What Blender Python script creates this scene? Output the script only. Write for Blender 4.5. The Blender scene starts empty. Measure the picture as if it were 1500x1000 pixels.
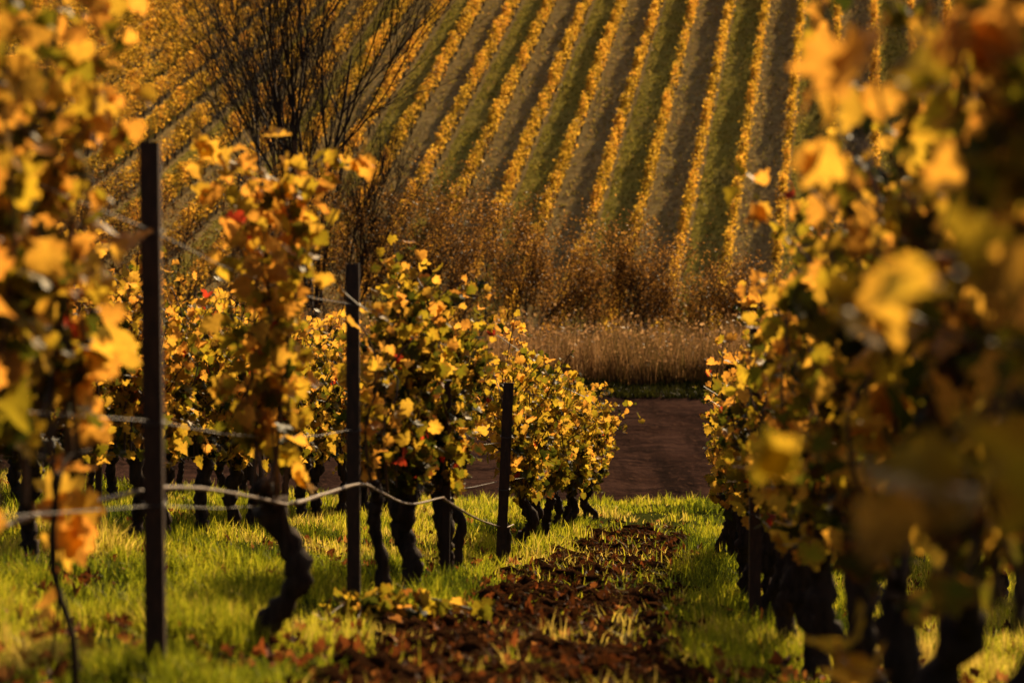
import bpy, math
import numpy as np
from mathutils import Matrix
R = math.radians
SC = bpy.context.scene
COL = SC.collection

# ------------------------------------------------------------------ camera
FPX, PITCH = 3542.0, R(3.0)                     # focal length in pixels of the 1500 px wide frame
cam_d = bpy.data.cameras.new('camera'); cam = bpy.data.objects.new('camera', cam_d); COL.objects.link(cam)
cam.location = (0, 0, 0); cam.rotation_euler = (R(90) - PITCH, 0, 0)
cam_d.lens = 85; cam_d.sensor_width = 36; cam_d.clip_start = .05; cam_d.clip_end = 1500
cam_d.dof.use_dof = True; cam_d.dof.focus_distance = 23.0; cam_d.dof.aperture_fstop = 2.6; cam_d.dof.aperture_blades = 0
SC.camera = cam
# ------------------------------------------------------------------ sky and sun
SUN_AZ, SUN_EL = R(21), R(32)
w = bpy.data.worlds.new('World'); SC.world = w; w.use_nodes = True
nt = w.node_tree; nt.nodes.clear()
sky = nt.nodes.new('ShaderNodeTexSky'); sky.sky_type = 'NISHITA'; sky.sun_disc = False
sky.sun_elevation = SUN_EL; sky.sun_rotation = SUN_AZ; sky.dust_density = 8.0; sky.air_density = 1.0
bg = nt.nodes.new('ShaderNodeBackground'); bg.inputs[1].default_value = .05
wo = nt.nodes.new('ShaderNodeOutputWorld')
nt.links.new(sky.outputs[0], bg.inputs[0]); nt.links.new(bg.outputs[0], wo.inputs[0])
sd = bpy.data.lights.new('sun', 'SUN'); sun = bpy.data.objects.new('sun', sd); COL.objects.link(sun)
sd.energy = 5.0; sd.angle = R(.5); sd.color = (1, .73, .40)
sun.rotation_euler = (R(90) - SUN_EL, 0, math.pi - SUN_AZ)   # the lamp shines along its -Z: from ahead and right
SC.view_settings.view_transform = 'Standard'; SC.view_settings.look = 'None'
SC.view_settings.exposure = 0.5; SC.view_settings.gamma = 1.0
SC.cycles.max_bounces = 8; SC.cycles.transparent_max_bounces = 4
SC.cycles.diffuse_bounces = 3; SC.cycles.transmission_bounces = 4; SC.cycles.glossy_bounces = 2

# ------------------------------------------------------------------ numbers
def hash2(i, j, s=0):
    h = np.sin(i * 127.1 + j * 311.7 + s * 74.7) * 43758.5453
    return h - np.floor(h)
def vn(x, y, s=0):
    x = np.asarray(x, float); y = np.asarray(y, float)
    i, j = np.floor(x), np.floor(y); f, g = x - i, y - j
    f = f * f * (3 - 2 * f); g = g * g * (3 - 2 * g)
    a, b, c, d = hash2(i, j, s), hash2(i + 1, j, s), hash2(i, j + 1, s), hash2(i + 1, j + 1, s)
    return (a * (1 - f) + b * f) * (1 - g) + (c * (1 - f) + d * f) * g
def fbm(x, y, s=0, n=4):
    v, a = 0, .5
    for k in range(n):
        v = v + a * vn(x * 2 ** k, y * 2 ** k, s + k); a *= .5
    return v
def sstep(a, b, x):
    t = np.clip((x - a) / (b - a), 0, 1); return t * t * (3 - 2 * t)

# the two rows that line the path, the path between them
def rowL(d): return -2.1 + .103 * d
def rowR(d): return .35 + .075 * d                # the near end stands a little further from the path
py_ = np.arange(-60, 140, .25)
pz_ = np.interp(py_, [-60, 28, 31, 34, 36, 48, 52, 56, 62, 84, 140],
                [5.4, -3.664, -3.93, -4.05, -4.36, -3.67, -3.40, -3.36, -3.6, -5.5, -5.6])
k_ = np.ones(7) / 7
pz_ = np.where(py_ > 20, np.convolve(np.pad(pz_, 3, mode='edge'), k_, 'valid'), pz_)
def hill(x, y):
    s = .4245 - .15 * sstep(-5, -22, x)
    z = 3.4 + s * (y - 115)
    return z - .5 * s * np.clip(y - 185, 0, None) * sstep(185, 260, y)
def terr(x, y):
    x = np.asarray(x, float); y = np.asarray(y, float)
    z = np.interp(y, py_, pz_)
    u = x - rowL(y)
    z = z - (np.where(u < 0, .085, .075) * np.clip(u, -9, 7)) * (1 - sstep(29, 35, y))
    h = hill(x, y); k = 1.2
    m = np.clip(.5 + .5 * (h - z) / k, 0, 1)
    return np.where(y > 66, z * (1 - m) + h * m + k * m * (1 - m), z)
def path_mask(x, y):                            # 1 on the bare soil of the path
    g = rowR(y) - rowL(y); wv = (x - rowL(y)) / g
    t = np.clip((y - 8) / 22, 0, 1.2)
    n = (fbm(x * 2.1, y * 1.3, 5) - .47) * .22 + (fbm(x * 9, y * 7, 15) - .47) * .22
    return sstep(.20 - .13 * t, .28 - .13 * t, wv + n) * (1 - sstep(.82 - .18 * t, .92 - .18 * t, wv + n)) * (1 - sstep(29, 31, y + n * 6))
def bump(x, y):
    p = path_mask(x, y)
    near = (1 - sstep(31, 35, y))
    return near * (p * ((fbm(x * 5, y * 5, 11, 4) - .47) * .12 - .02) + (1 - p) * (fbm(x * 1.6, y * 1.6, 3, 3) - .44) * .10)
def gz(x, y): return terr(x, y) + bump(x, y)
def at(px, py, d):                              # the point at depth d (metres along the view) behind a pixel
    a, b = (px - 750) / FPX, (500 - py) / FPX
    Y = math.cos(PITCH) + b * math.sin(PITCH); Z = -math.sin(PITCH) + b * math.cos(PITCH)
    t = d / Y
    return np.array([a * t, d, Z * t])

# ------------------------------------------------------------------ meshes
class MB:
    def __init__(s): s.v = []; s.f = []; s.a = {}; s.n = 0
    def add(s, v, faces, **attr):               # faces: arrays (n,3) or (n,4)
        v = np.asarray(v, np.float32).reshape(-1, 3)
        for f in (faces if isinstance(faces, list) else [faces]):
            s.f.append(np.asarray(f, np.int32) + s.n)
        s.v.append(v)
        for k in set(s.a) | set(attr):
            val = attr.get(k, 0.0)
            arr = np.broadcast_to(np.asarray(val, np.float32), (len(v),)) if np.ndim(val) == 0 else np.asarray(val, np.float32)
            if k not in s.a: s.a[k] = [np.zeros(s.n, np.float32)]
            s.a[k].append(arr)
        s.n += len(v)
    def mesh(s, name, mat, smooth=True):
        me = bpy.data.meshes.new(name)
        v = np.concatenate(s.v)
        loops = np.concatenate([f.ravel() for f in s.f])
        tot = np.concatenate([np.full(len(f), f.shape[1], np.int32) for f in s.f])
        me.vertices.add(len(v)); me.vertices.foreach_set('co', v.ravel())
        me.loops.add(len(loops)); me.loops.foreach_set('vertex_index', loops)
        me.polygons.add(len(tot))
        me.polygons.foreach_set('loop_start', np.concatenate([[0], np.cumsum(tot)[:-1]]).astype(np.int32))
        for k, l in s.a.items():
            at_ = me.attributes.new(k, 'FLOAT', 'POINT'); at_.data.foreach_set('value', np.concatenate(l))
        me.update(calc_edges=True)
        me.polygons.foreach_set('use_smooth', np.full(len(tot), smooth))
        me.materials.append(mat)
        return me
    def obj(s, name, mat, parent=None, smooth=True):
        o = bpy.data.objects.new(name, s.mesh(name, mat, smooth)); COL.objects.link(o)
        if parent: o.parent = parent
        return o
def empty(name, loc):
    o = bpy.data.objects.new(name, None); COL.objects.link(o); o.location = [float(c) for c in loc]; o.empty_display_size = .2
    return o
def tag(o, label=None, cat=None, group=None, kind=None):
    for k, v in (('label', label), ('category', cat), ('group', group), ('kind', kind)):
        if v: o[k] = v
    return o

def tube(mb, pts, rad, sides=6, rng=None, knob=0.0, cap=True, **attr):
    p = np.asarray(pts, float); K = len(p); rad = np.broadcast_to(np.asarray(rad, float), (K,))
    t = np.gradient(p, axis=0); t /= np.linalg.norm(t, axis=1, keepdims=True) + 1e-9
    ref = np.eye(3)[np.argmin(np.abs(t).mean(0))]
    n1 = np.cross(t, ref); n1 /= np.linalg.norm(n1, axis=1, keepdims=True) + 1e-9
    n2 = np.cross(t, n1)
    a = np.arange(sides) * 2 * math.pi / sides
    r = rad[:, None] * (1 + (knob * (rng.random((K, sides)) - .5) * 2 if rng is not None else 0) * np.ones((K, sides)))
    v = p[:, None, :] + r[..., None] * (np.cos(a)[None, :, None] * n1[:, None, :] + np.sin(a)[None, :, None] * n2[:, None, :])
    i = np.arange(K - 1)[:, None] * sides; j = np.arange(sides)[None, :]; j2 = (j + 1) % sides
    q = np.stack([i + j, i + j2, i + sides + j2, i + sides + j], -1).reshape(-1, 4)
    v = v.reshape(-1, 3); fs = [q]
    if cap:
        v = np.vstack([v, p[0], p[-1]]); c0, c1 = K * sides, K * sides + 1; jj = np.arange(sides)
        fs.append(np.stack([np.full(sides, c0), (jj + 1) % sides, jj], 1))
        fs.append(np.stack([np.full(sides, c1), (K - 1) * sides + jj, (K - 1) * sides + (jj + 1) % sides], 1))
    mb.add(v, fs, **attr)
def smooth_path(pts, n):
    p = np.asarray(pts, float); t = np.linspace(0, len(p) - 1, n)
    P = np.vstack([2 * p[0] - p[1], p, 2 * p[-1] - p[-2]])
    i = np.minimum(t.astype(int), len(p) - 2); f = (t - i)[:, None]
    a, b, c, d = P[i], P[i + 1], P[i + 2], P[i + 3]
    return .5 * ((2 * b) + (c - a) * f + (2 * a - 5 * b + 4 * c - d) * f ** 2 + (3 * b - a - 3 * c + d) * f ** 3)

# leaf outlines (petiole at the origin, tip at y = 1)
_h = [(.10, -.15), (.27, -.21), (.40, -.13), (.55, -.07), (.53, .10), (.68, .24), (.63, .40), (.46, .42), (.47, .60), (.35, .70), (.21, .69), (.14, .86)]
GRAPE = np.array([(0, 0)] + _h + [(0, 1)] + [(-x, y) for x, y in _h[::-1]])
_h2 = [(.3, -.15), (.58, .15), (.4, .55)]
LOW = np.array([(0, 0)] + _h2 + [(0, 1)] + [(-x, y) for x, y in _h2[::-1]])
def leaf_cloud(mb, P, size, tone, rng, outline=GRAPE, tip_az=None, droop=(45, 28), roll=40, curl=1.0):
    P = np.asarray(P, float).reshape(-1, 3); N = len(P)
    if N == 0: return
    size = np.broadcast_to(size, (N,)); tone = np.broadcast_to(tone, (N,))
    az = rng.random(N) * 2 * math.pi if tip_az is None else tip_az + rng.normal(0, .5, N)
    al = np.radians(rng.normal(droop[0], droop[1], N))
    hz = np.stack([np.cos(az), np.sin(az), np.zeros(N)], 1)
    up = np.array([0, 0, 1.0])
    t = hz * np.cos(al)[:, None] - up * np.sin(al)[:, None]
    sd_ = np.stack([-np.sin(az), np.cos(az), np.zeros(N)], 1)
    n = np.cross(sd_, t); n *= -np.sign(n[:, 2:3] + 1e-6)
    ro = np.radians(rng.normal(0, roll, N))[:, None]
    s2 = sd_ * np.cos(ro) + n * np.sin(ro); n2 = np.cross(s2, t)
    T = np.vstack([[(0, .30)], outline]); K = len(T)
    x, y = T[:, 0], T[:, 1]
    c1, c2, c3 = rng.normal(.45, .65, N)[:, None] * curl, rng.normal(.3, .5, N)[:, None] * curl, rng.normal(0, .45, N)[:, None] * curl
    ph = rng.random(N)[:, None] * 6.28
    z = c1 * x ** 2 + c2 * (y - .3) ** 2 + c3 * x * (y - .3) + .05 * curl * np.sin(9 * np.arctan2(y - .3, x)[None] + ph) * (np.arange(K) > 0)
    jit = 1 + rng.normal(0, .05, (N, K))
    sx = (1 - .25 * rng.random(N))[:, None]
    v = P[:, None] + size[:, None, None] * ((x[None] * jit * sx)[..., None] * s2[:, None] + (y[None] * jit)[..., None] * t[:, None] - z[..., None] * n2[:, None])
    o = np.arange(K - 1); tri = np.stack([np.zeros(K - 1, int), 1 + o, 1 + (o + 1) % (K - 1)], 1)
    f = (np.arange(N)[:, None, None] * K + tri[None]).reshape(-1, 3)
    edge = np.tile((np.arange(K) > 0).astype(np.float32), N)
    mb.add(v.reshape(-1, 3), f, tone=np.repeat(tone, K), edge=edge, rnd=np.repeat(rng.random(N), K))
def bit_cloud(mb, P, size, tone, rng, flat=0.0):        # small four-cornered folded leaves for things far away
    P = np.asarray(P, float).reshape(-1, 3); N = len(P)
    a = rng.normal(size=(N, 3)); a[:, 2] *= (1 - flat); a /= np.linalg.norm(a, axis=1, keepdims=True) + 1e-9
    b = np.cross(a, rng.normal(size=(N, 3))); b /= np.linalg.norm(b, axis=1, keepdims=True) + 1e-9
    c = np.cross(a, b); s = np.broadcast_to(size, (N,))[:, None]
    v = np.stack([P - a * s * .5, P + b * s * .42 + c * s * .1, P + a * s * .6, P - b * s * .42 + c * s * .1], 1).reshape(-1, 3)
    i = np.arange(N)[:, None] * 4
    f = np.concatenate([i + [0, 1, 2], i + [0, 2, 3]])
    mb.add(v, f, tone=np.repeat(np.broadcast_to(tone, (N,)), 4), edge=np.tile([0, .7, 1, .7], N), rnd=np.repeat(rng.random(N), 4))

# ------------------------------------------------------------------ materials
def mat(name):
    m = bpy.data.materials.new(name); m.use_nodes = True; m.node_tree.nodes.clear()
    return m, m.node_tree
def N_(t, typ, **kw):
    n = t.nodes.new(typ)
    for k, v in kw.items():
        if k.startswith('i_'):
            key = k[2:]; n.inputs[int(key) if key.isdigit() else key].default_value = v
        else: setattr(n, k, v)
    return n
def ramp(t, fac, stops, interp='LINEAR'):
    r = N_(t, 'ShaderNodeValToRGB'); e = r.color_ramp.elements; r.color_ramp.interpolation = interp
    while len(e) < len(stops): e.new(.5)
    for el, (p, c) in zip(e, stops): el.position = p; el.color = (*c, 1)
    t.links.new(fac, r.inputs[0]); return r
def mixc(t, fac, a, b, mode='MIX'):
    m = N_(t, 'ShaderNodeMix', data_type='RGBA', blend_type=mode)
    for s, v in ((0, fac), (6, a), (7, b)):
        if hasattr(v, 'is_linked') or isinstance(v, bpy.types.NodeSocket): t.links.new(v, m.inputs[s])
        else: m.inputs[s].default_value = v if s == 0 else (*v, 1)
    return m.outputs[2]
def mth(t, op, a, b=0.0, clamp=False):
    m = N_(t, 'ShaderNodeMath', operation=op, use_clamp=clamp)
    for s, v in ((0, a), (1, b)):
        if isinstance(v, bpy.types.NodeSocket): t.links.new(v, m.inputs[s])
        else: m.inputs[s].default_value = v
    return m.outputs[0]
def attr(t, name): return N_(t, 'ShaderNodeAttribute', attribute_name=name).outputs['Fac']
def noise(t, scale, detail=4, vec=None, rough=.55):
    n = N_(t, 'ShaderNodeTexNoise'); n.inputs['Scale'].default_value = scale; n.inputs['Detail'].default_value = detail; n.inputs['Roughness'].default_value = rough
    if vec is None: vec = N_(t, 'ShaderNodeTexCoord').outputs['Object']
    t.links.new(vec, n.inputs['Vector']); return n.outputs[0]

def leaf_mat(name, stops, trans=.62, spec=.13, rough=.45, edge_col=(.30, .055, .014), edge_amt=.6, boost=1.3):
    m, t = mat(name)
    base = ramp(t, attr(t, 'tone'), stops).outputs[0]
    n = noise(t, 22, 3)
    ef = mth(t, 'MULTIPLY', mth(t, 'POWER', attr(t, 'edge'), 1.6), mth(t, 'MULTIPLY', mth(t, 'SUBTRACT', n, .35, True), 2.6 * edge_amt))
    ef = mth(t, 'MULTIPLY', ef, mth(t, 'GREATER_THAN', attr(t, 'rnd'), .35), True)
    c = mixc(t, ef, base, edge_col)
    n2 = noise(t, 60, 2)
    c = mixc(t, mth(t, 'MULTIPLY', mth(t, 'SUBTRACT', n2, .45, True), 1.2, True), c, (.10, .05, .012))
    hs = N_(t, 'ShaderNodeHueSaturation'); t.links.new(c, hs.inputs['Color'])
    t.links.new(mth(t, 'ADD', mth(t, 'MULTIPLY', attr(t, 'rnd'), .5), .72), hs.inputs['Value'])
    c = hs.outputs[0]
    p = N_(t, 'ShaderNodeBsdfPrincipled'); p.inputs['Roughness'].default_value = rough; p.inputs['Specular IOR Level'].default_value = spec
    t.links.new(mixc(t, 1.0, c, (.62, .62, .62), 'MULTIPLY'), p.inputs['Base Color'])
    tr = N_(t, 'ShaderNodeBsdfTranslucent')
    t.links.new(mixc(t, 1.0, c, (boost, boost * .95, boost * .8), 'MULTIPLY'), tr.inputs['Color'])
    mx = N_(t, 'ShaderNodeMixShader'); mx.inputs[0].default_value = trans
    t.links.new(p.outputs[0], mx.inputs[1]); t.links.new(tr.outputs[0], mx.inputs[2])
    o = N_(t, 'ShaderNodeOutputMaterial'); t.links.new(mx.outputs[0], o.inputs[0])
    return m
VINE_STOPS = [(0, (.014, .024, .005)), (.25, (.050, .066, .008)), (.42, (.18, .17, .012)), (.56, (.48, .345, .025)), (.72, (.72, .425, .055)), (.86, (.72, .32, .055)), (.97, (.42, .040, .018))]
M_LEAF = leaf_mat('vine_leaf', VINE_STOPS)
M_HILLLEAF = leaf_mat('hill_vine_leaf', [(0, (.05, .045, .01)), (.35, (.22, .15, .014)), (.65, (.68, .42, .05)), (1, (.72, .34, .05))], trans=.6, spec=.02, edge_amt=.2, boost=1.65)
M_SHRUB = leaf_mat('shrub_leaf', [(0, (.05, .03, .012)), (.4, (.17, .085, .025)), (.7, (.40, .20, .045)), (1, (.58, .30, .07))], trans=.5, spec=.06, edge_amt=.3)
M_GRASS = leaf_mat('grass_blade', [(0, (.035, .060, .006)), (.4, (.22, .26, .012)), (.75, (.47, .44, .026)), (1, (.60, .46, .10))], trans=.58, spec=.12, rough=.5, edge_amt=0.0, boost=1.3)
M_HILLGRASS = leaf_mat('hill_grass_blade', [(0, (.06, .065, .012)), (.4, (.18, .17, .026)), (.7, (.30, .24, .05)), (1, (.38, .24, .10))], trans=.5, spec=.03, edge_amt=0.0)
M_VERGE = leaf_mat('verge_weeds_shade_tint', [(0, (.012, .018, .004)), (.5, (.035, .042, .008)), (1, (.10, .09, .02))], trans=.35, spec=.05, edge_amt=0.0)  # greens darkened to paint in the shade at the foot of the dry grass
M_STRAW = leaf_mat('dry_grass_blade', [(0, (.05, .055, .014)), (.35, (.13, .075, .030)), (.7, (.33, .18, .085)), (1, (.52, .33, .17))], trans=.45, spec=.05, edge_amt=0.0)
M_LITTER = leaf_mat('fallen_leaf', [(0, (.030, .012, .006)), (.45, (.11, .036, .012)), (.75, (.30, .085, .022)), (1, (.62, .27, .07))], trans=.3, spec=.03, rough=.6, edge_amt=.3)

def bark_mat(name, c1, c2, scale=30, rough=.8, bumps=.6, stretch=(1, 1, .18), spec=.3):
    m, t = mat(name)
    tc = N_(t, 'ShaderNodeTexCoord'); mp = N_(t, 'ShaderNodeMapping'); mp.inputs['Scale'].default_value = stretch
    t.links.new(tc.outputs['Object'], mp.inputs[0])
    n = noise(t, scale, 6, mp.outputs[0], .65)
    c = ramp(t, n, [(.3, c1), (.7, c2)]).outputs[0]
    p = N_(t, 'ShaderNodeBsdfPrincipled'); p.inputs['Roughness'].default_value = rough; p.inputs['Specular IOR Level'].default_value = spec
    t.links.new(c, p.inputs['Base Color'])
    b = N_(t, 'ShaderNodeBump'); b.inputs['Strength'].default_value = bumps; b.inputs['Distance'].default_value = .01
    t.links.new(n, b.inputs['Height']); t.links.new(b.outputs[0], p.inputs['Normal'])
    o = N_(t, 'ShaderNodeOutputMaterial'); t.links.new(p.outputs[0], o.inputs[0]); return m
M_BARK = bark_mat('vine_bark', (.012, .008, .006), (.085, .052, .034), 26, .85, 1.0, (1, 1, .14), .12)
M_CANE = bark_mat('cane_bark', (.12, .072, .043), (.28, .18, .11), 60, .55, .3)
M_SHOOT = bark_mat('shoot_bark', (.045, .022, .012), (.12, .06, .03), 50, .5, .2)
M_TWIG = bark_mat('twig_bark', (.022, .013, .008), (.075, .045, .028), 10)
M_POST = bark_mat('post_steel', (.016, .009, .007), (.095, .040, .021), 35, .6, .25, (1, 1, .3), .4)
M_WIRE = bark_mat('wire_steel', (.07, .05, .04), (.13, .095, .07), 20, .4, .1, spec=.6)

def ground_mat():
    m, t = mat('ground_soil')
    n1, n2 = noise(t, 6, 8), noise(t, 45, 6)
    soil = ramp(t, n1, [(.3, (.014, .006, .003)), (.55, (.045, .019, .008)), (.75, (.11, .048, .019))]).outputs[0]
    turf = ramp(t, n1, [(.3, (.020, .026, .006)), (.7, (.060, .065, .012))]).outputs[0]
    c = mixc(t, attr(t, 'soil'), turf, soil)
    p = N_(t, 'ShaderNodeBsdfPrincipled'); p.inputs['Roughness'].default_value = 1; p.inputs['Specular IOR Level'].default_value = .0
    t.links.new(c, p.inputs['Base Color'])
    b = N_(t, 'ShaderNodeBump'); b.inputs['Strength'].default_value = .9; b.inputs['Distance'].default_value = .04
    t.links.new(n2, b.inputs['Height']); t.links.new(b.outputs[0], p.inputs['Normal'])
    o = N_(t, 'ShaderNodeOutputMaterial'); t.links.new(p.outputs[0], o.inputs[0]); return m
def road_mat():
    m, t = mat('road_asphalt')
    tc = N_(t, 'ShaderNodeTexCoord')
    mp = N_(t, 'ShaderNodeMapping'); mp.inputs['Scale'].default_value = (.30, 2.2, 1); t.links.new(tc.outputs['Object'], mp.inputs[0])
    n1 = noise(t, .9, 5, tc.outputs['Object']); n2 = noise(t, 2.4, 6, mp.outputs[0], .7); n3 = noise(t, 9, 4)
    c = ramp(t, n1, [(.3, (.034, .017, .012)), (.7, (.078, .040, .029))]).outputs[0]
    c = mixc(t, mth(t, 'MULTIPLY', mth(t, 'SUBTRACT', n2, .44, True), 4.5, True), c, (.016, .010, .009))
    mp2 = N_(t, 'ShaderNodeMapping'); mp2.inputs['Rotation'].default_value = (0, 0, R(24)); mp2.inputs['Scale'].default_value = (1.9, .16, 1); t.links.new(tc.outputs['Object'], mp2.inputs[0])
    n4 = noise(t, 1.0, 5, mp2.outputs[0], .6)                   # long cast-shadow streaks painted into the road colour along the sun direction
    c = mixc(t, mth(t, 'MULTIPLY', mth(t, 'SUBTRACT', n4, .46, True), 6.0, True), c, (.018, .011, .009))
    c = mixc(t, mth(t, 'MULTIPLY', mth(t, 'SUBTRACT', n3, .56, True), 5.0, True), c, (.085, .042, .026))
    p = N_(t, 'ShaderNodeBsdfPrincipled'); p.inputs['Roughness'].default_value = .9; p.inputs['Specular IOR Level'].default_value = 0
    t.links.new(c, p.inputs['Base Color'])
    b = N_(t, 'ShaderNodeBump'); b.inputs['Strength'].default_value = 1; b.inputs['Distance'].default_value = .06
    t.links.new(mth(t, 'ADD', n2, mth(t, 'MULTIPLY', n3, .5)), b.inputs['Height']); t.links.new(b.outputs[0], p.inputs['Normal'])
    o = N_(t, 'ShaderNodeOutputMaterial'); t.links.new(p.outputs[0], o.inputs[0]); return m
def hill_mat():
    m, t = mat('hillside_strips')
    rc = attr(t, 'rowc')
    tc = N_(t, 'ShaderNodeTexCoord').outputs['Object']
    n1, n2, n3 = noise(t, .5, 5, tc), noise(t, 3.2, 8, tc, .75), noise(t, 1.4, 4, tc)
    x = mth(t, 'ADD', rc, mth(t, 'MULTIPLY', mth(t, 'SUBTRACT', n3, .5), .25))
    fr = mth(t, 'FRACT', x)
    par = mth(t, 'FRACT', mth(t, 'MULTIPLY', mth(t, 'FLOOR', x), .5))       # 0 or .5
    grass = ramp(t, n2, [(.25, (.17, .14, .025)), (.6, (.38, .31, .06)), (.8, (.50, .36, .10))]).outputs[0]
    brown = ramp(t, n2, [(.25, (.16, .10, .045)), (.75, (.46, .35, .14))]).outputs[0]
    isg = mth(t, 'LESS_THAN', par, .25)
    isg = mth(t, 'MULTIPLY', isg, mth(t, 'ADD', mth(t, 'MULTIPLY', n1, 1.3), .25, True))
    isg = mth(t, 'MULTIPLY', isg, mth(t, 'LESS_THAN', mth(t, 'ABSOLUTE', mth(t, 'SUBTRACT', fr, .5)), .40))
    c = mixc(t, isg, brown, grass)
    p = N_(t, 'ShaderNodeBsdfPrincipled'); p.inputs['Roughness'].default_value = 1; p.inputs['Specular IOR Level'].default_value = .0
    t.links.new(c, p.inputs['Base Color'])
    b = N_(t, 'ShaderNodeBump'); b.inputs['Strength'].default_value = 1; b.inputs['Distance'].default_value = .12
    t.links.new(n2, b.inputs['Height']); t.links.new(b.outputs[0], p.inputs['Normal'])
    o = N_(t, 'ShaderNodeOutputMaterial'); t.links.new(p.outputs[0], o.inputs[0]); return m
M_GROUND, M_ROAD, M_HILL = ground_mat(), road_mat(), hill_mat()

# ------------------------------------------------------------------ the setting
def sheet(xs, ys, zf):
    X, Y = np.meshgrid(xs, ys); Z = zf(X, Y)
    v = np.stack([X, Y, Z], -1).reshape(-1, 3)
    nx, ny = len(xs), len(ys)
    i = (np.arange(ny - 1)[:, None] * nx + np.arange(nx - 1)[None]).ravel()
    return v, np.stack([i, i + 1, i + nx + 1, i + nx], 1)
mb = MB()
xs = np.concatenate([np.linspace(-160, -14, 40), np.linspace(-13.6, -3, 90), np.arange(-2.95, 4.5, .05), np.linspace(4.6, 14, 60), np.linspace(15, 160, 40)])
ys = np.concatenate([np.linspace(-40, 6.5, 60), np.arange(6.6, 20, .06), np.arange(20, 36, .12), np.linspace(36.2, 90, 160)])
v, f = sheet(xs, ys, gz)
mb.add(v, f, soil=np.maximum(path_mask(v[:, 0], v[:, 1]), sstep(34.5, 36, v[:, 1]) * .8))
tag(mb.obj('ground', M_GROUND), kind='structure')
mb = MB()
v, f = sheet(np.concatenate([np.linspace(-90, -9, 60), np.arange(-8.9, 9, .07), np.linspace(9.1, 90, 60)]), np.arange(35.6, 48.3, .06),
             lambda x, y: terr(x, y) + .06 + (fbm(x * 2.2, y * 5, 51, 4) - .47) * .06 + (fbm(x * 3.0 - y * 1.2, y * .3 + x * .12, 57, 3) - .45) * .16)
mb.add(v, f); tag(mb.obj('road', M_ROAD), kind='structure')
def hx(k, y): return 12.3 + 1.95 * k + (.158 - .0035 * k) * (y - 135)   # hill row k at depth y; the rows fan a little
#
mb = MB()
v, f = sheet(np.linspace(-160, 160, 260), np.concatenate([np.linspace(84, 180, 200), np.linspace(184, 600, 60)]), lambda x, y: terr(x, y) + .03 + (fbm(x * .9, y * .9, 8) - .47) * .15)
mb.add(v, f, rowc=(v[:, 0] - 12.3 - .158 * (v[:, 1] - 135)) / (1.95 - .0035 * (v[:, 1] - 135)) + 200)
tag(mb.obj('hillside', M_HILL), kind='structure')

# ------------------------------------------------------------------ rows of vines on the far hillside
rng = np.random.default_rng(7)
ORD = ['first', 'second', 'third', 'fourth', 'fifth', 'sixth', 'seventh', 'eighth', 'ninth', 'tenth', 'eleventh', 'twelfth', 'thirteenth', 'fourteenth', 'fifteenth', 'sixteenth', 'seventeenth', 'eighteenth', 'nineteenth', 'twentieth']
def hill_row(k):
    x0 = hx(k, 110)
    yy = np.linspace(88, 172, 200); xx = hx(k, yy)
    y0 = 90.0 + 2.5 * vn(k * .7, 0, 4)
    ok = (np.abs(xx) < .2117 * yy + 3) & (yy > y0)
    if x0 < -6: ok &= yy > y0 - 6
    if ok.sum() < 6: return
    ya, yb = yy[ok][0], yy[ok][-1]
    o = empty('vine_row', (hx(k, ya), ya, terr(hx(k, ya), ya)))
    base = np.array(o.location)
    L = yb - ya; n = int(L * 380)
    d = rng.random(n) * L
    cl = vn(d * .95 + k * 31, k, 9); keep = rng.random(n) < .12 + 1.15 * cl; d = d[keep]; n = len(d); cl = cl[keep]
    top = 1.12 + .36 * cl + .15 * vn(d * 3, k, 2)
    h = .38 + (top - .38) * rng.random(n) ** .8
    c = rng.normal(0, .095, n) * (1.15 - .35 * (h > 1.2))
    y = ya + d; x = hx(k, y) + c
    P = np.stack([x, y, terr(x, y) + .03 + h], 1) - base
    tone = np.clip(.62 + .5 * (vn(d * .8, k * 3.1, 5) - .5) + rng.normal(0, .17, n), 0, 1)
    m = MB(); bit_cloud(m, P, rng.uniform(.07, .125, n), tone, rng); m.obj('foliage', M_HILLLEAF, o)
    m = MB()
    for yv in np.arange(ya, yb, 1.05):
        xv = hx(k, yv); b = np.array([xv, yv, terr(xv, yv)]) - base
        tube(m, [b, b + [rng.normal(0, .06), rng.normal(0, .06), .4], b + [rng.normal(0, .08), 0, .8]], [.05, .045, .03], 4, cap=False)
    tag(m.obj('stems', M_TWIG, o), kind='stuff')
    return o
rows = [(k, hill_row(k)) for k in range(-27, 9)]
rows = [(k, o) for k, o in rows if o]
for k, o in rows:
    if k >= -7:  lab = 'long golden vine row on far hill, %s to the right of the bare trees' % ORD[k + 7]
    else:        lab = 'golden vine row on far hill, %s leftward from the bare trees\' right side' % ORD[-8 - k]
    tag(o, lab, 'vine row', 'vine rows climbing the far hillside')

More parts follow.
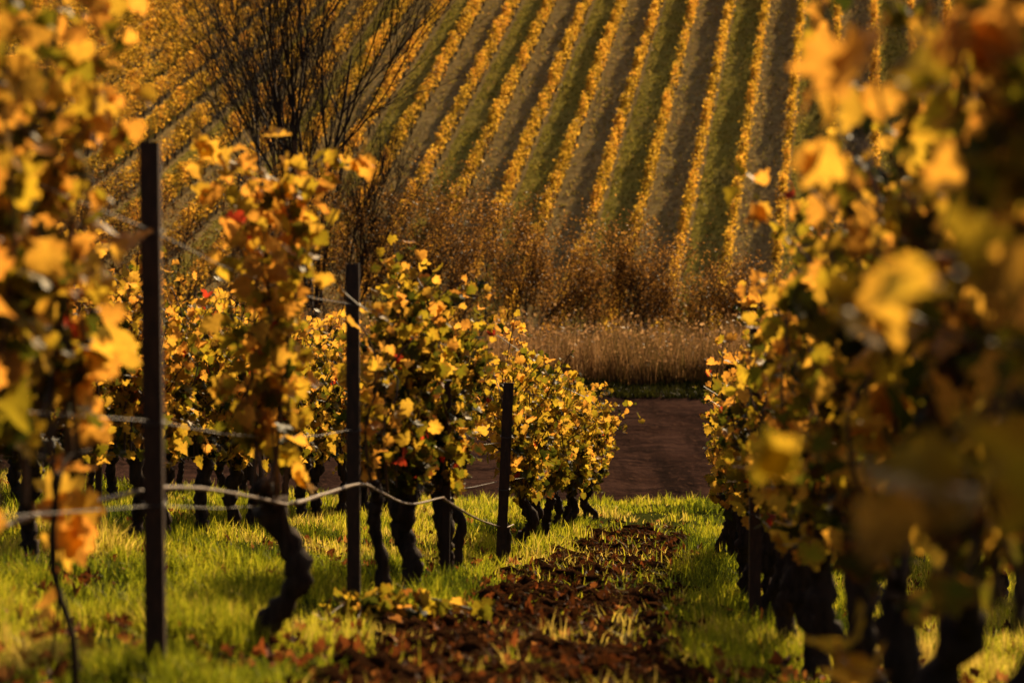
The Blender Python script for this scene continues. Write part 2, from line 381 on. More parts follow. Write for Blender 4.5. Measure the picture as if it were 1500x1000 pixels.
# ------------------------------------------------------------------ vines
def frame_of(slope_x, dz):                       # along-row and across-row axes
    a = np.array([slope_x, 1, dz]); a /= np.linalg.norm(a)
    c = np.array([1, -slope_x, 0]); c /= np.linalg.norm(c)
    return a, c
def make_vine(loc, sx, seed, label, group, top=1.75, low=.85, shoots=11, per=24, tone=.5, spread=.18, trunk=None, tr=.05,
              head=.62, span=.5, thick=.10, cane=None, size=(.045, .108), extra=None, name='grapevine', outline=GRAPE):
    rng = np.random.default_rng(seed)
    o = empty(name, loc)
    A, C = frame_of(sx, -.103)
    # trunk
    if trunk is None:
        b = rng.normal(0, .036, (4, 2))
        trunk = [(b[0, 0], b[0, 1], -.06), (b[0, 0] + b[1, 0], b[1, 1], head * .3), (b[2, 0] * 1.3, b[2, 1] * 1.2, head * .62), (b[3, 0] * .5, 0, head)]
    tp = smooth_path([C * p[0] + A * p[1] + np.array([0, 0, p[2]]) for p in trunk], 24)
    hz = tp[-1]
    m = MB()
    rad = tr * np.interp(np.linspace(0, 1, 24), [0, .12, .5, .85, 1], [1.35, 1.0, .92, 1.1, 1.2]) * (1 + rng.normal(0, .10, 24) + .35 * (vn(np.linspace(0, 7, 24), seed * 1.7) - .45))
    tube(m, tp + rng.normal(0, tr * .10, (24, 3)), rad, 10, rng, .24)
    for sgn in (-1, 1):                           # short gnarled arms at the head
        q = [hz - [0, 0, .04], hz + A * sgn * .10 + [0, 0, .05 + rng.normal(0, .02)], hz + A * sgn * .22 + C * rng.normal(0, .03) + [0, 0, .07]]
        tube(m, smooth_path(q, 6), np.linspace(tr * .8, tr * .38, 6), 7, rng, .2)
    m.obj('trunk', M_BARK, o)
    # shoots
    m = MB(); LP, LT, LS = [], [], []
    for k in range(shoots):
        s = (k + .5) / shoots * 2 - 1 + rng.normal(0, .08)
        b = hz + A * s * span * .75 + C * rng.normal(0, .03) + [0, 0, .02 + .03 * rng.random()]
        H = top * (1 + rng.normal(0, .10)) - b[2]
        cpts = [b, b + [0, 0, H * .35] + C * rng.normal(0, thick * .6) + A * rng.normal(0, .05),
                b + [0, 0, H * .7] + C * rng.normal(0, thick) + A * (s * span * .25 + rng.normal(0, .06)),
                b + [0, 0, H] + C * rng.normal(0, thick * 1.6) + A * (s * span * .35 + rng.normal(0, .12))]
        pth = smooth_path(cpts, 10); tube(m, pth, np.linspace(.0085, .003, 10), 4, cap=False)
        nl = int(per * 1.5 * (.75 + .5 * rng.random()))
        t0 = np.clip((low + rng.normal(-.06, .14) - b[2]) / max(H, .2), 0, .8)
        t = t0 + (1 - t0) * rng.random(nl) ** .85
        ii = np.clip(t * 9, 0, 8.999); i0 = ii.astype(int); fr = (ii - i0)[:, None]
        P = pth[i0] * (1 - fr) + pth[i0 + 1] * fr
        ang = rng.random(nl) * 6.283; rr = rng.uniform(.02, .14, nl)
        P = P + np.cos(ang)[:, None] * rr[:, None] * C + np.sin(ang)[:, None] * rr[:, None] * A + np.array([0, 0, 1.0]) * rng.normal(.01, .04, nl)[:, None]
        LP.append(P); st = rng.normal(tone - .055, spread * .85)
        LT.append(np.clip(rng.normal(st, spread * 1.15, nl) + .22 * (t - .5), 0, .93)); LS.append(rng.uniform(*size, nl) * (1.05 - .3 * t))
        # a few leaves left low down on the shoot
        if rng.random() < .75:
            P2 = pth[2:5] + C * rng.normal(0, .06, (3, 1)); LP.append(P2[:1 + int(rng.random() * 3)]); kk = len(LP[-1]); LT.append(np.full(kk, min(.93, tone + .2))); LS.append(rng.uniform(*size, kk))
    if extra: extra(m, LP, LT, LS, np.array(loc), rng)
    m.obj('shoots', M_SHOOT, o)
    P, T, S = np.concatenate(LP), np.concatenate(LT), np.concatenate(LS)
    T = np.where(T > .84, .84 - .3 * (T - .84), T); red = rng.random(len(T)) < .010; T = np.where(red, .97, T)
    m = MB(); leaf_cloud(m, P, S, T, rng, outline); m.obj('foliage', M_LEAF, o)
    if cane is not None:
        m = MB(); pts = np.asarray(cane, float) - np.array(loc); pp = smooth_path(pts, 8 * len(pts))
        rad = .0078 * (1 + .25 * (np.arange(len(pp)) % 7 == 0)) * np.linspace(1.15, .75, len(pp))
        tube(m, pp, rad, 6, rng, .08); m.obj('cane', M_CANE, o)
    tag(o, label, 'grapevine', group)
    return o
def copy_tree(o, loc):
    c = o.copy(); COL.objects.link(c); c.location = [float(q) for q in loc]
    for ch in o.children:
        k = ch.copy(); COL.objects.link(k); k.parent = c
    return c
def onrow(f, d, du=0.0):
    x = f(d) + du; return np.array([x, d, float(gz(x, d))])

def px_shoot(pxs, d, leaves, tone=.72, size=(.10, .14)):     # a shoot that reaches out of the row, with its leaves
    def g(m, LP, LT, LS, loc, rng):
        pts = np.array([at(x, y, d) for x, y in pxs]) - loc
        pp = smooth_path(pts, 5 * len(pts)); tube(m, pp, np.linspace(.006, .003, len(pp)), 4, cap=False)
        P = np.array([at(x, y, d) for x, y in leaves]) - loc + rng.normal(0, .02, (len(leaves), 3))
        LP.append(P); LT.append(np.clip(rng.normal(tone, .09, len(P)), 0, .95)); LS.append(rng.uniform(*size, len(P)))
    return g
def many(*gs):
    def g(*a):
        for q in gs: q(*a)
    return g

GL = 'vines in the row on the left of the path'
# the row left of the path, nearest first
make_vine(onrow(rowL, 6.3), .103, 101, 'large out of focus grapevine filling the upper left corner of the view', GL, top=2.25, low=.95, shoots=14, per=26, tone=.68, size=(.06, .125), span=.55)
make_vine(onrow(rowL, 7.3, -.03), .103, 102, 'young thin stemmed grapevine just left of the nearest dark post', GL, top=2.1, low=1.0, shoots=8, per=22, tone=.72, tr=.011, head=.75, thick=.09,
          size=(.065, .115), span=.24, extra=many(
              px_shoot([(95, 420), (150, 470), (165, 505)], 7.9, [(168, 492), (118, 395), (182, 370)], .74, (.13, .16)),
              px_shoot([(90, 560), (110, 580), (120, 610)], 7.7, [(105, 588), (110, 618), (140, 610), (98, 570)], .76, (.10, .14)),
              px_shoot([(88, 830), (92, 770), (100, 720)], 7.5, [(100, 705), (88, 735), (112, 740), (95, 775), (80, 800), (105, 690)], .8, (.11, .15)),
              px_shoot([(76, 960), (82, 900), (88, 830)], 7.5, [(75, 890), (78, 915), (72, 868)], .82, (.06, .09))),
          cane=None)
make_vine(onrow(rowL, 10.2, .02), .103, 103, 'grapevine with crooked leaning trunk and tall golden plume between two dark posts', GL, top=1.92, low=.95, shoots=8, per=26, tone=.72, tr=.05, span=.24, thick=.09,
          trunk=[(-.13, 0, -.04), (-.07, 0, .03), (.06, 0, .17), (.125, 0, .31), (.07, .02, .44), (0, .0, .60)], size=(.06, .11),
          extra=many(px_shoot([(400, 470), (350, 360), (322, 290), (305, 190)], 10.0, [(300, 200), (312, 215), (292, 235), (322, 240), (305, 222), (318, 278), (300, 276), (340, 280), (352, 290), (336, 268)], .72, (.085, .12)),
                     px_shoot([(430, 400), (432, 300), (431, 205)], 10.3, [(432, 196), (470, 262), (400, 262), (415, 275), (455, 270)], .74, (.08, .12)),
                     px_shoot([(450, 400), (500, 290), (527, 220)], 10.4, [(528, 212), (518, 228), (530, 240), (508, 240), (490, 262)], .76, (.08, .11)),
                     px_shoot([(405, 730), (400, 640), (395, 560)], 10.1, [(375, 600), (432, 645), (425, 690), (440, 700), (380, 560)], .72, (.09, .12))),
          cane=[at(-40, 790, 6.9), at(60, 752, 7.4), at(170, 727, 8.0), at(235, 715, 8.5), at(300, 716, 9.1), at(370, 728, 9.7), at(415, 738, 10.15), at(428, 738, 10.2)])
make_vine(onrow(rowL, 12.9, .05), .103, 104, 'grapevine whose leaves hide the upper half of the second dark post', GL, top=1.35, low=.8, shoots=5, per=12, tone=.66, tr=.035, span=.3, size=(.055, .10),
          extra=px_shoot([(505, 430), (530, 450), (550, 455)], 12.2, [(545, 447), (515, 465), (556, 452)], .75, (.085, .11)),
          trunk=[(-.02, 0, -.05), (.03, 0, .2), (-.02, 0, .45), (0, 0, .6)],
          cane=[at(432, 738, 10.3), at(480, 722, 11.2), at(530, 709, 12.2), at(560, 722, 12.9), at(600, 738, 13.6), at(650, 728, 14.6)])
make_vine(onrow(rowL, 14.0, .02), .103, 105, 'bushy grapevine on a thick straight trunk right of the second dark post', GL, top=1.78, low=.60, shoots=15, per=36, tone=.45, size=(.056, .105), tr=.062, span=.5, thick=.13)
make_vine(onrow(rowL, 15.5, .03), .103, 106, 'bushy green and gold grapevine beside a square wooden stake', GL, top=1.72, low=.60, shoots=14, per=36, tone=.45, size=(.056, .105), tr=.05, span=.5, thick=.13,
          cane=[at(648, 729, 14.6), at(668, 742, 15.6), at(690, 755, 16.6), at(715, 766, 17.6), at(740, 772, 18.6), at(752, 768, 19.3)])
make_vine(onrow(rowL, 16.8, -.03), .103, 107, 'grapevine on a slender S shaped trunk just left of the third post', GL, top=1.62, low=.72, shoots=8, per=20, tone=.48, tr=.038, span=.28, thick=.08,
          trunk=[(.02, 0, -.05), (.02, 0, .22), (.05, 0, .38), (-.05, 0, .50), (-.04, 0, .60), (.05, 0, .74)], head=.74)
make_vine(onrow(rowL, 19.3, .06), .103, 108, 'thin stemmed grapevine just right of the third post', GL, trunk=[(0, 0, -.05), (.02, 0, .2), (-.03, 0, .42), (.0, 0, .62)], top=1.55, low=.9, shoots=9, per=20, tone=.58, tr=.026, span=.35)
far = [21.0, 22.4, 23.8, 25.1, 26.4, 27.7, 29.0, 30.2]
FL = ['yellow grapevine beyond the third post, nearest of the far end group', 'second yellow grapevine beyond the third post', 'third yellow grapevine beyond the third post', 'fourth yellow grapevine beyond the third post',
      'fourth grapevine from the road end of the left row', 'third grapevine from the road end of the left row', 'second grapevine from the road end of the left row', 'last yellow grapevine of the left row, beside the road']
for i, d in enumerate(far):
    kw = {}
    if i in (1, 4): kw['cane'] = [onrow(rowL, d + q, .03) + [0, 0, .55 + .08 * math.sin(q * 3)] for q in (0, .5, 1, 1.5)]
    make_vine(onrow(rowL, d, .04 * (-1) ** i), .103, 120 + i, FL[i], GL, top=1.55 - .12 * (i > 5), low=.58, shoots=14, per=30, tone=.53, spread=.12, tr=.042, span=.5, thick=.14, head=.46, **kw)
# rows further left: four kinds, copied along each row
kinds = [make_vine(onrow(lambda d: rowL(d) - 2.2, 14.2 + 1.15 * i, .04 * (-1) ** i), .103, 140 + i, 'golden grapevine standing in the second row behind the dark posts', 'vines in the second row on the left',
                   top=(1.75, 1.7, 1.8, 1.68)[i], low=.52, shoots=17, per=30, tone=(.55, .5, .6, .52)[i], tr=(.05, .034, .042, .055)[i], head=(.6, .52, .66, .56)[i], span=.5, thick=.12) for i in range(4)]
for r, (off, d0, d1) in enumerate(((2.2, 18.8, 31), (4.4, 19.5, 31), (6.6, 25.5, 31))):
    for i, d in enumerate(np.arange(d0, d1, .98)):
        d = d + .12 * math.sin(i * 5.1 + r)
        c = copy_tree(kinds[(i * 3 + r) % 4], onrow(lambda q: rowL(q) - off, d, .05 * math.sin(i * 2.3)))
        if r: tag(c, 'golden grapevine in the %s row back from the dark posts' % ('third', 'fourth')[r - 1], 'grapevine', 'vines in the %s row on the left' % ('third', 'fourth')[r - 1])
# the row right of the path
GR = 'vines in the row on the right of the path'
RD = [3.0, 3.9, 4.7, 5.8, 6.9, 8.1, 9.3, 10.6, 11.8, 13.0, 14.2, 15.4, 16.6, 17.8, 19.0, 20.2, 21.3, 22.3]
for i, d in enumerate(RD):
    n = len(RD) - 1 - i
    if d < 6: lab = ('closest grapevine at the right edge, a large blur of leaves', 'second closest grapevine on the right, very blurred orange and green', 'third closest grapevine on the right, blurred leaves reaching to the top of the view', 'fourth closest grapevine on the right, blurred in front of sharper ones')[i]
    elif n == 0: lab = 'last sharp yellow grapevine of the right row, standing by the road'
    elif n < 6: lab = '%s grapevine from the road end of the right row' % ORD[n]
    else: lab = '%s grapevine from the camera in the row right of the path' % ORD[i]
    ex = None
    if i == 0: ex = many(px_shoot([(1560, 560), (1450, 600), (1390, 640)], 3.0, [(1385, 690), (1420, 740), (1340, 720)], .78, (.09, .12)),
                         px_shoot([(1560, 420), (1480, 420), (1400, 400)], 3.1, [(1400, 380), (1370, 420), (1440, 390)], .6, (.08, .11)))
    if i == 1: ex = many(px_shoot([(1500, 300), (1470, 120), (1450, 30)], 3.9, [(1452, 0), (1470, 20), (1380, 40), (1395, 70), (1430, 110)], .84, (.08, .12)),
                         px_shoot([(1420, 500), (1300, 450), (1240, 430)], 4.2, [(1225, 415), (1250, 450), (1290, 400), (1150, 640), (1130, 660)], .58, (.09, .12)))
    if i == 2: ex = many(px_shoot([(1330, 300), (1290, 150), (1275, 60)], 4.5, [(1275, 30), (1262, 55)], .95, (.12, .15)),
                         px_shoot([(1300, 400), (1240, 240), (1210, 120)], 5.2, [(1200, 140), (1220, 165), (1260, 130), (1275, 135), (1205, 210), (1240, 225)], .68, (.07, .1)))
    if i == 3: ex = px_shoot([(1372, 905), (1310, 870), (1262, 900), (1248, 950)], 5.4, [(1250, 950), (1235, 960), (1265, 965)], .8, (.11, .13))
    make_vine(onrow(rowR, d, .34 * max(0, 1 - d / 9) + .17 * (1 - float(sstep(11, 20, d)))), .075, 200 + i, lab, GR, top=(1.95 if d < 9 else 1.82 - .036 * (d - 9)), low=(.86 if d < 7 else .62), shoots=(11 if d < 7 else 13), per=(11 if d < 5 else 13 if d < 7 else 22), size=((.08, .145) if d < 7 else (.05, .11)), tone=(.47 if d < 6.5 else .54 if d < 16 else .56), spread=.22,
              tr=.048, span=.5, thick=.085, extra=ex, head=.6)
for i, d in enumerate(np.arange(16.5, 28, 1.15)):
    c = copy_tree(kinds[(i + 1) % 4], onrow(lambda q: rowR(q) + 2.1, d, .05 * math.sin(i * 3.3)))
    tag(c, 'dark trunked grapevine in the row beyond the blurred right row', 'grapevine', 'vines in the second row on the right')

# ------------------------------------------------------------------ posts, stakes and wires
def post(loc, h, wd, lean, label, name='vineyard_post', material=None, clips=(.67, .95, 1.6), group='posts of the left vine row'):
    o = empty(name, loc)
    m = MB(); hw = wd / 2; t = .006               # rolled steel profile: a flanged channel
    prof = np.array([(-hw, -hw * .8), (hw, -hw * .8), (hw, hw * .8), (hw - t, hw * .8), (hw - t, -hw * .8 + t), (-hw + t, -hw * .8 + t), (-hw + t, hw * .8), (-hw, hw * .8)])
    if material: prof = np.array([(-hw, -hw), (0, -hw * 1.04), (hw, -hw), (hw * 1.03, 0), (hw, hw), (0, hw * 1.03), (-hw, hw), (-hw * 1.02, 0)])
    zs = np.linspace(-.25, h, 14); K = len(prof)
    v = np.array([[(x + lean[0] * z, y + lean[1] * z, z) for x, y in prof] for z in zs]).reshape(-1, 3)
    i = np.arange(13)[:, None] * K; j = np.arange(K)[None]; j2 = (j + 1) % K
    q = np.stack([i + j, i + j2, i + K + j2, i + K + j], -1).reshape(-1, 4)
    m.add(v, q)
    tp = 13 * K
    if material: m.add(v[tp:], np.array([[0, 1, 2, 3], [0, 3, 4, 7], [4, 5, 6, 7]]))
    else: m.add(v[tp:], np.array([[0, 1, 4, 5], [1, 2, 3, 4], [0, 5, 6, 7]]))
    m.obj('shaft', material or M_POST, o, smooth=False)
    for cz in clips:
        if cz > h - .05: continue
        c = MB(); a = np.linspace(0, 2 * math.pi, 13)
        tube(c, np.stack([np.cos(a) * (hw + .006) + lean[0] * cz, np.sin(a) * (hw + .006) + lean[1] * cz, cz + .008 * np.sin(a)], 1), .0028, 5, cap=False)
        c.obj('wire_clip', M_WIRE, o)
    return tag(o, label, 'post', group)
P1 = at(225, 500, 8.25); P2 = at(517, 500, 12.5); P3 = at(733, 500, 18.3)
def base(p): return (p[0], p[1], float(gz(p[0], p[1])) - .02)
b1, b2, b3 = base(P1), base(P2), base(P3)
post(b1, at(0, 207, 8.25)[2] - b1[2], .066, (-.004, 0), 'tall dark steel post nearest the camera at the left')
post(b2, at(0, 386, 12.5)[2] - b2[2], .068, (.0, 0), 'tall dark steel post in the middle of the left row')
post(b3, at(0, 560, 18.3)[2] - b3[2], .078, (.045, 0), 'short leaning dark post before the yellow far end vines', clips=(.6, 1.0, 1.4))
M_WOOD = bark_mat('stake_wood', (.03, .017, .010), (.085, .045, .026), 25)
s = onrow(rowL, 15.3, .10); s[2] -= .02
post(s, 1.35, .05, (.012, 0), 'square wooden stake among the bushy vines right of the second post', 'vine_stake', M_WOOD, (.6,), 'wooden stakes beside vines')
for d, dx, lab in ((16.0, -.1, 'thin wooden stake in the second row left of the nearest post'), (20.5, .05, 'thin wooden stake in the second row right of the nearest post')):
    s = onrow(lambda q: rowL(q) - 2.2, d, dx); s[2] -= .02
    post(s, 1.5, .04, (.01, 0), lab, 'vine_stake', M_WOOD, (.6,), 'wooden stakes beside vines')
s = onrow(rowR, 13.4); s[2] -= .02
post(s, 1.7, .066, (0, 0), 'dark post half hidden in the leaves of the right row', group='posts of the right vine row')
def wire(pts, label):
    m = MB(); tube(m, np.array(pts) - pts[0], .0022, 5, cap=False); o = m.obj('trellis_wire', M_WIRE); o.location = [float(c) for c in pts[0]]
    tag(o, label, 'wire', 'trellis wires')
for h, nm in ((.66, 'lowest'), (.95, 'middle'), (1.6, 'topmost')):
    pts = [np.array(b1) + [.0, -4.2, 4.2 * .103 + h] - [4.2 * .09, 0, 0]]
    for b, nb in ((b1, b2), (b2, b3), (b3, None)):
        pts.append(np.array(b) + [0, 0, min(h, (1.4 if b is b3 else 9))])
        if nb:
            for q in (.25, .5, .75): pts.append(np.array(b) * (1 - q) + np.array(nb) * q + [0, 0, h - .05 * q * (1 - q) * 4])
    e = onrow(rowL, 30.5); pts.append(e + [0, 0, min(h, 1.35)])
    wire(pts, '%s thin wire strung along the posts of the left row' % nm)
for h, nm in ((.65, 'lower'), (1.2, 'upper')):
    wire([onrow(lambda q: rowL(q) - 2.2, d) + [0, 0, h + .03 * math.sin(d * 1.7)] for d in np.arange(12, 31, 1.5)], '%s thin wire through the second row on the left' % nm)
    wire([onrow(rowR, d) + [0, 0, h + .03 * math.sin(d * 1.7)] for d in np.arange(8, 23, 1.5)], '%s thin wire through the leaves of the right row' % nm)

# a shoot that has come down into the grass before the second post
o = empty('fallen_vine_shoot', base(at(540, 500, 12.0)))
rng = np.random.default_rng(55); m = MB(); ml = MB(); LP = []
for k in range(5):
    a = rng.uniform(-2.6, .4); L = rng.uniform(.3, .55)
    pp = smooth_path([(0, 0, .02), (math.cos(a) * L * .4, math.sin(a) * L * .4, .13), (math.cos(a) * L, math.sin(a) * L, .07)], 8)
    tube(m, pp, .005, 4, cap=False); LP.append(np.repeat(pp[2:], 2, 0) + rng.normal(0, .035, (12, 3)) * [1, 1, .6])
LP = np.concatenate(LP); m.obj('shoots', M_SHOOT, o)
leaf_cloud(ml, LP, rng.uniform(.06, .11, len(LP)), np.clip(rng.normal(.42, .22, len(LP)), 0, .9), rng); ml.obj('foliage', M_LEAF, o)
tag(o, 'low leafy vine shoot sprawling in the grass before the second post', 'vine shoot')

# ------------------------------------------------------------------ grass, clods and fallen leaves
rng = np.random.default_rng(21)
def blades(mb, x, y, z, hgt, wid, tone, lean=.45):
    n = len(x); a = rng.random(n) * 6.283; l = np.abs(rng.normal(0, 1, n)) * lean + .08
    dx, dy = np.cos(a), np.sin(a); b = rng.random(n) * 6.283
    sx, sy = np.cos(b) * wid / 2, np.sin(b) * wid / 2
    def lvl(t, k):
        cx = x + dx * l * hgt * t ** 2; cy = y + dy * l * hgt * t ** 2; cz = z + hgt * t * (1 - .35 * l * t)
        return np.stack([cx - sx * k, cy - sy * k, cz], 1), np.stack([cx + sx * k, cy + sy * k, cz], 1)
    p0, p1 = lvl(0, 1); p2, p3 = lvl(.55, .8); p4, _ = lvl(1.0, 0)
    v = np.stack([p0, p1, p3, p2, p4], 1).reshape(-1, 3); i = np.arange(n)[:, None] * 5
    mb.add(v, [i + [0, 1, 2, 3], i + [3, 2, 4]], tone=np.repeat(tone, 5), edge=0.0, rnd=np.repeat(rng.random(n), 5))
def scatter(n, d0, d1, p0=-70, p1=1570):
    d = np.exp(rng.uniform(math.log(d0), math.log(d1), n)); x = (rng.uniform(p0, p1, n) - 750) / FPX * d
    return x, d
mb = MB()
x, y = scatter(330000, 7.6, 35)
pm = path_mask(x, y); cl = fbm(x * 2.3, y * 2.3, 31, 3)
keep = rng.random(len(x)) < np.where(pm > .5, .26 * (fbm(x * 2.6, y * 2.2, 91, 3) > .45) * (.25 + .75 * sstep(9.5, 12, y)), (1 - pm) * np.clip(3.4 * (cl - .32), .05, 1))
x, y, cl, pm = x[keep], y[keep], cl[keep], pm[keep]
hgt = (.04 + .42 * np.clip(cl - .27, 0, 1) ** 1.2) * rng.uniform(.6, 1.35, len(x)) * (1 - .15 * pm)
tone = np.clip(.55 + 2.3 * (fbm(x * 1.1, y * .8, 77, 3) - .46) + rng.normal(0, .18, len(x)), 0, 1)
tone = np.where((pm > .5) & (rng.random(len(x)) < .55), np.clip(tone + .35, 0, 1), tone)
blades(mb, x, y, gz(x, y) - .005, hgt, .0028 + .00042 * y, tone, .45 + .5 * pm)
tag(mb.obj('grass', M_GRASS, smooth=True), 'bright yellow green grass growing under and between the vine rows', 'grass', kind='stuff')
# clods of turned soil along the path
mb = MB()
ico = np.array([(0, 0, 1), (.894, 0, .447), (.276, .851, .447), (-.724, .526, .447), (-.724, -.526, .447), (.276, -.851, .447), (.724, .526, -.447), (-.276, .851, -.447), (-.894, 0, -.447), (-.276, -.851, -.447), (.724, -.526, -.447), (0, 0, -1)])
icf = np.array([(0, 1, 2), (0, 2, 3), (0, 3, 4), (0, 4, 5), (0, 5, 1), (1, 6, 2), (2, 7, 3), (3, 8, 4), (4, 9, 5), (5, 10, 1), (2, 6, 7), (3, 7, 8), (4, 8, 9), (5, 9, 10), (1, 10, 6), (6, 11, 7), (7, 11, 8), (8, 11, 9), (9, 11, 10), (10, 11, 6)])
x, y = scatter(16000, 7.6, 31, 450, 1100); k = (path_mask(x, y) > .4); x, y = x[k], y[k]; n = len(x)
sz = .012 + .065 * rng.random(n) ** 3
v = ico[None] * (1 + rng.normal(0, .25, (n, 12, 1))) * sz[:, None, None] * np.array([1.1, 1.1, .8]) + np.stack([x, y, gz(x, y) + sz * .25], 1)[:, None]
mb.add(v.reshape(-1, 3), (np.arange(n)[:, None, None] * 12 + icf[None]).reshape(-1, 3), soil=1.0)
tag(mb.obj('soil_clods', M_GROUND, smooth=True), 'dark clods of turned soil along the path', 'soil', kind='stuff')
mb = MB()
x, y = scatter(13000, 7.6, 31, -60, 1500); pm = path_mask(x, y); k = rng.random(len(x)) < np.where(pm > .4, .75 + .25 * (vn(x * 1.5, y * 1.5, 3) > .5), .30 * (vn(x * 1.1, y * 1.1, 8) > .35)); x, y = x[k], y[k]
leaf_cloud(mb, np.stack([x, y, gz(x, y) + rng.uniform(.012, .06, len(x))], 1), rng.uniform(.018, .062, len(x)), np.clip(rng.normal(.33, .32, len(x)) + np.where(path_mask(x, y) < .3, .3, 0), 0, 1), rng, GRAPE, droop=(5, 24), roll=26, curl=1.9)
tag(mb.obj('fallen_leaves', M_LITTER), 'brown and orange fallen vine leaves littering the path', 'leaf litter', kind='stuff')

# ------------------------------------------------------------------ verge, tall dry grass
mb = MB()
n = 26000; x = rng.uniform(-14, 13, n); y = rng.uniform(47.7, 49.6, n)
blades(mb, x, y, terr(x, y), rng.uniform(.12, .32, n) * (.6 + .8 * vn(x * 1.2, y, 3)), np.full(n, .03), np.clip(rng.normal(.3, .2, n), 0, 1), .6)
tag(mb.obj('verge_grass', M_VERGE), 'low green verge with painted shade along the far side of the road', 'grass', kind='stuff')
mb = MB()
n = 42000; x = rng.uniform(-14, 13, n); y = 48.6 + 1.3 * vn(x * 1.1, x * 0, 6) + 6.5 * rng.random(n) ** 1.4
hgt = (.45 + 1.0 * fbm(x * .8, y * .8, 41, 3)) * rng.uniform(.5, 1.3, n)
blades(mb, x, y, terr(x, y), hgt, np.full(n, .016), np.clip(.15 + .8 * fbm(x * .7, y * .7, 63, 3) + rng.normal(0, .22, n), 0, 1), .18)
k = rng.random(n) < .3
P = np.stack([x[k], y[k], terr(x[k], y[k]) + hgt[k] * .92], 1)
bit_cloud(mb, P, rng.uniform(.04, .09, len(P)), np.clip(rng.normal(.7, .15, len(P)), 0, 1), rng)
tag(mb.obj('dry_grass', M_STRAW), 'tall reddish dry grass in front of the shrubs', 'dry grass', kind='stuff')

mb = MB()
n = 220000; k = rng.integers(-27, 9, n); fr = rng.uniform(.12, .88, n); 
y = 90 + 75 * rng.random(n); x = hx(k + fr, y)
gr = np.where((k + 200) % 2 == 0, .9, .6); ok = (np.abs(x) < .2117 * y + 2) & (rng.random(n) < gr * (.4 + .9 * fbm(x * .8, y * .8, 19, 3))); x, y, k = x[ok], y[ok], k[ok]
blades(mb, x, y, terr(x, y) + .02, rng.uniform(.06, .17, len(x)), np.full(len(x), .07), np.clip(rng.normal(.52, .2, len(x)) + .25 * ((k + 200) % 2), 0, 1), .5)
tag(mb.obj('hillside_grass', M_HILLGRASS), 'olive grass strips between the vine rows of the far hill', 'grass', kind='stuff')

# ------------------------------------------------------------------ shrubs
def grow(mb, p, d, L, r, depth, rng, tips, up=.25, kids=5, sides=4, ang=.5):
    n = 6; pts = [np.array(p, float)]; d = np.array(d, float)
    for k in range(n - 1):
        d = d + rng.normal(0, .09, 3) + np.array([0, 0, up * .12]); d /= np.linalg.norm(d)
        pts.append(pts[-1] + d * L / (n - 1))
    pts = np.array(pts)
    tube(mb, smooth_path(pts, 7), np.linspace(r, r * .45, 7), sides, cap=False)
    tips.append(pts[2:])
    if depth == 0: return
    for k in range(kids):
        t = rng.uniform(.25, .95); i = min(int(t * (n - 1)), n - 2); q = pts[i] + (pts[i + 1] - pts[i]) * (t * (n - 1) - i)
        dd = pts[i + 1] - pts[i]; dd /= np.linalg.norm(dd)
        pr = rng.normal(size=3); pr -= dd * pr.dot(dd); pr /= np.linalg.norm(pr)
        grow(mb, q, dd * math.cos(ang) + pr * math.sin(ang) * rng.uniform(.6, 1.2), L * rng.uniform(.45, .65), r * .48, depth - 1, rng, tips, up, max(3, kids - 1), 3, ang)
def shrub(x, y, H, W, n, tone, seed, label, lsize=(.036, .066)):
    rng = np.random.default_rng(seed); o = empty('shrub', (x, y, float(terr(x, y)))); m = MB(); tips = []
    for k in range(13):
        a = rng.random() * 6.283; s = rng.uniform(.1, 1.0) * W / H
        grow(m, (rng.normal(0, W * .2), rng.normal(0, .2), -.05), (math.cos(a) * s, math.sin(a) * s, 1), H * rng.uniform(.85, 1.15), .018, 2, rng, tips, .25, 5, 4, .6)
    m.obj('stems', M_TWIG, o)
    n = int(n * 3.2 * H / 2.4); T = np.concatenate(tips); P = T[rng.integers(0, len(T), n)] + rng.normal(0, .09, (n, 3)); P = P[P[:, 2] > .15]
    cl = vn(P[:, 0] * 2 + seed, P[:, 2] * 2, 3); P = P[rng.random(len(P)) < .1 + 1.1 * cl]
    m = MB(); bit_cloud(m, P, rng.uniform(*lsize, len(P)), np.clip(rng.normal(tone, .14, len(P)) + rng.choice([-.40, .20], len(P), p=[.64, .36]), 0, 1), rng); m.obj('foliage', M_SHRUB, o)
    tag(o, label, 'shrub', 'shrubs between the dry grass and the hill vines')
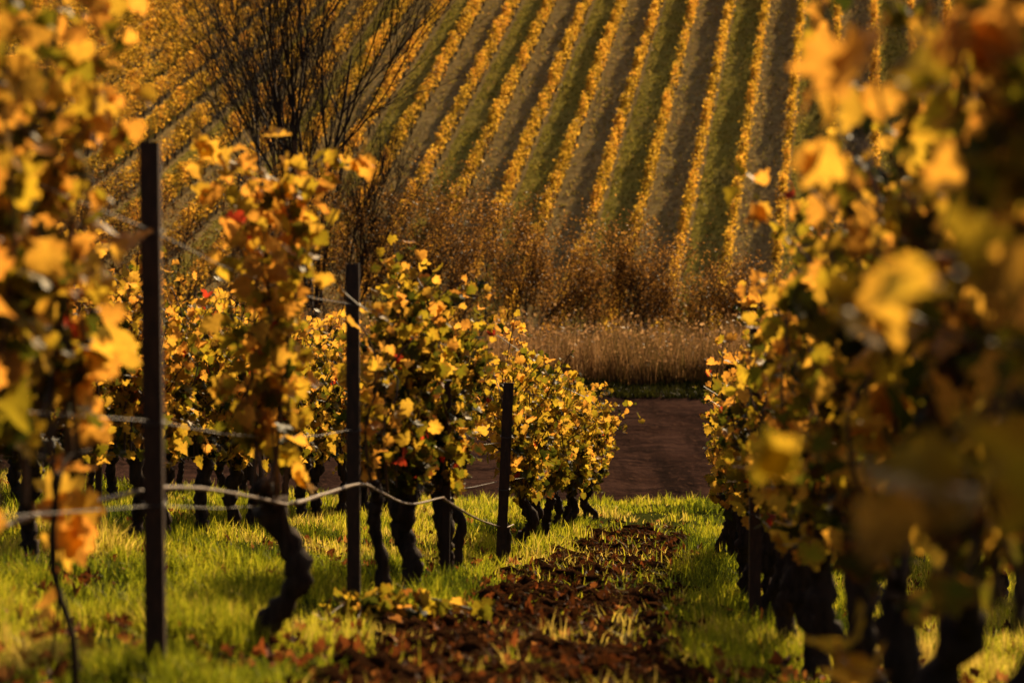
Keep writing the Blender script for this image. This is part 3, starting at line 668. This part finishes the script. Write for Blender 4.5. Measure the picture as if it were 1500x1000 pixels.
SH = [(-14.0, 66, 3.6, 2.6, 5200, .45, 'wide dull golden shrub at the far left below the hill rows'),
      (-11.2, 64, 3.4, 2.2, 4800, .42, 'dull shrub seen just right of the nearest post'),
      (-8.8, 63, 3.0, 2.0, 2600, .22, 'dark nearly leafless shrub under the bare trees'),
      (-6.6, 65, 2.9, 2.0, 4000, .40, 'brown shrub at the foot of the bare trees'),
      (-4.4, 62, 3.1, 2.1, 4600, .50, 'tall olive brown shrub right of the bare trees'),
      (-2.6, 60, 2.9, 2.0, 4800, .46, 'tall brown shrub above the bushy green vines'),
      (-1.2, 63, 3.2, 1.6, 4200, .50, 'tallest golden brown shrub in the middle of the thicket'),
      (.2, 59.5, 2.6, 2.0, 4800, .62, 'orange brown shrub left above the road'),
      (1.7, 61, 2.0, 1.9, 4600, .66, 'rounded orange shrub over the middle of the road'),
      (3.1, 59, 2.2, 1.8, 4400, .64, 'rust orange shrub above the dry grass'),
      (4.6, 60, 1.55, 1.8, 4200, .66, 'low orange shrub beside the right row of vines'),
      (6.0, 60, 1.75, 1.8, 3800, .6, 'low orange shrub partly behind the right row of vines')]
for i, (x, y, H, W, n, tn, lab) in enumerate(SH): shrub(x, y, H, W, n, tn, 300 + i, lab)
# ------------------------------------------------------------------ bare trees
def bare_tree(x, y, stems, seed, label, r=.062, kids=7):
    rng = np.random.default_rng(seed); o = empty('bare_tree', (x, y, float(terr(x, y)))); m = MB(); t = []
    tube(m, smooth_path([(0, 0, -.1), (.03, 0, .25), (0, 0, .5)], 6), [r * 1.9, r * 1.7, r * 1.5, r * 1.4, r * 1.3, r * 1.2], 8, rng, .1)
    tr = m.obj('trunk', M_TWIG, o); m = MB()
    for dx, dy, L in stems:
        grow(m, (dx * .15, dy * .15, .35), (dx, dy, 1), L, r * rng.uniform(.6, 1), 3, rng, t, .35, kids, 5, .42)
    m.obj('crown', M_TWIG, o); tag(o, label, 'tree', 'bare trees below the hill rows')
bare_tree(-5.9, 64, [(-.16, 0, 7.5), (-.08, .1, 8.2), (.02, -.1, 8.2), (-.24, .1, 6), (.08, 0, 8)], 401, 'bare tree with spreading black stems nearest the golden plume')
bare_tree(-5.15, 62.5, [(-.04, 0, 8.0), (.05, .1, 8.4), (.11, -.1, 7.6), (.17, .1, 6.5), (.0, .2, 7)], 402, 'bare tree with the thickest upright black stems')
bare_tree(-4.15, 61, [(.10, 0, 3.6), (.22, .1, 3.6), (.02, -.1, 3.4), (.36, 0, 3.2)], 403, 'small bare tree fanning to the right above the second post', .05)
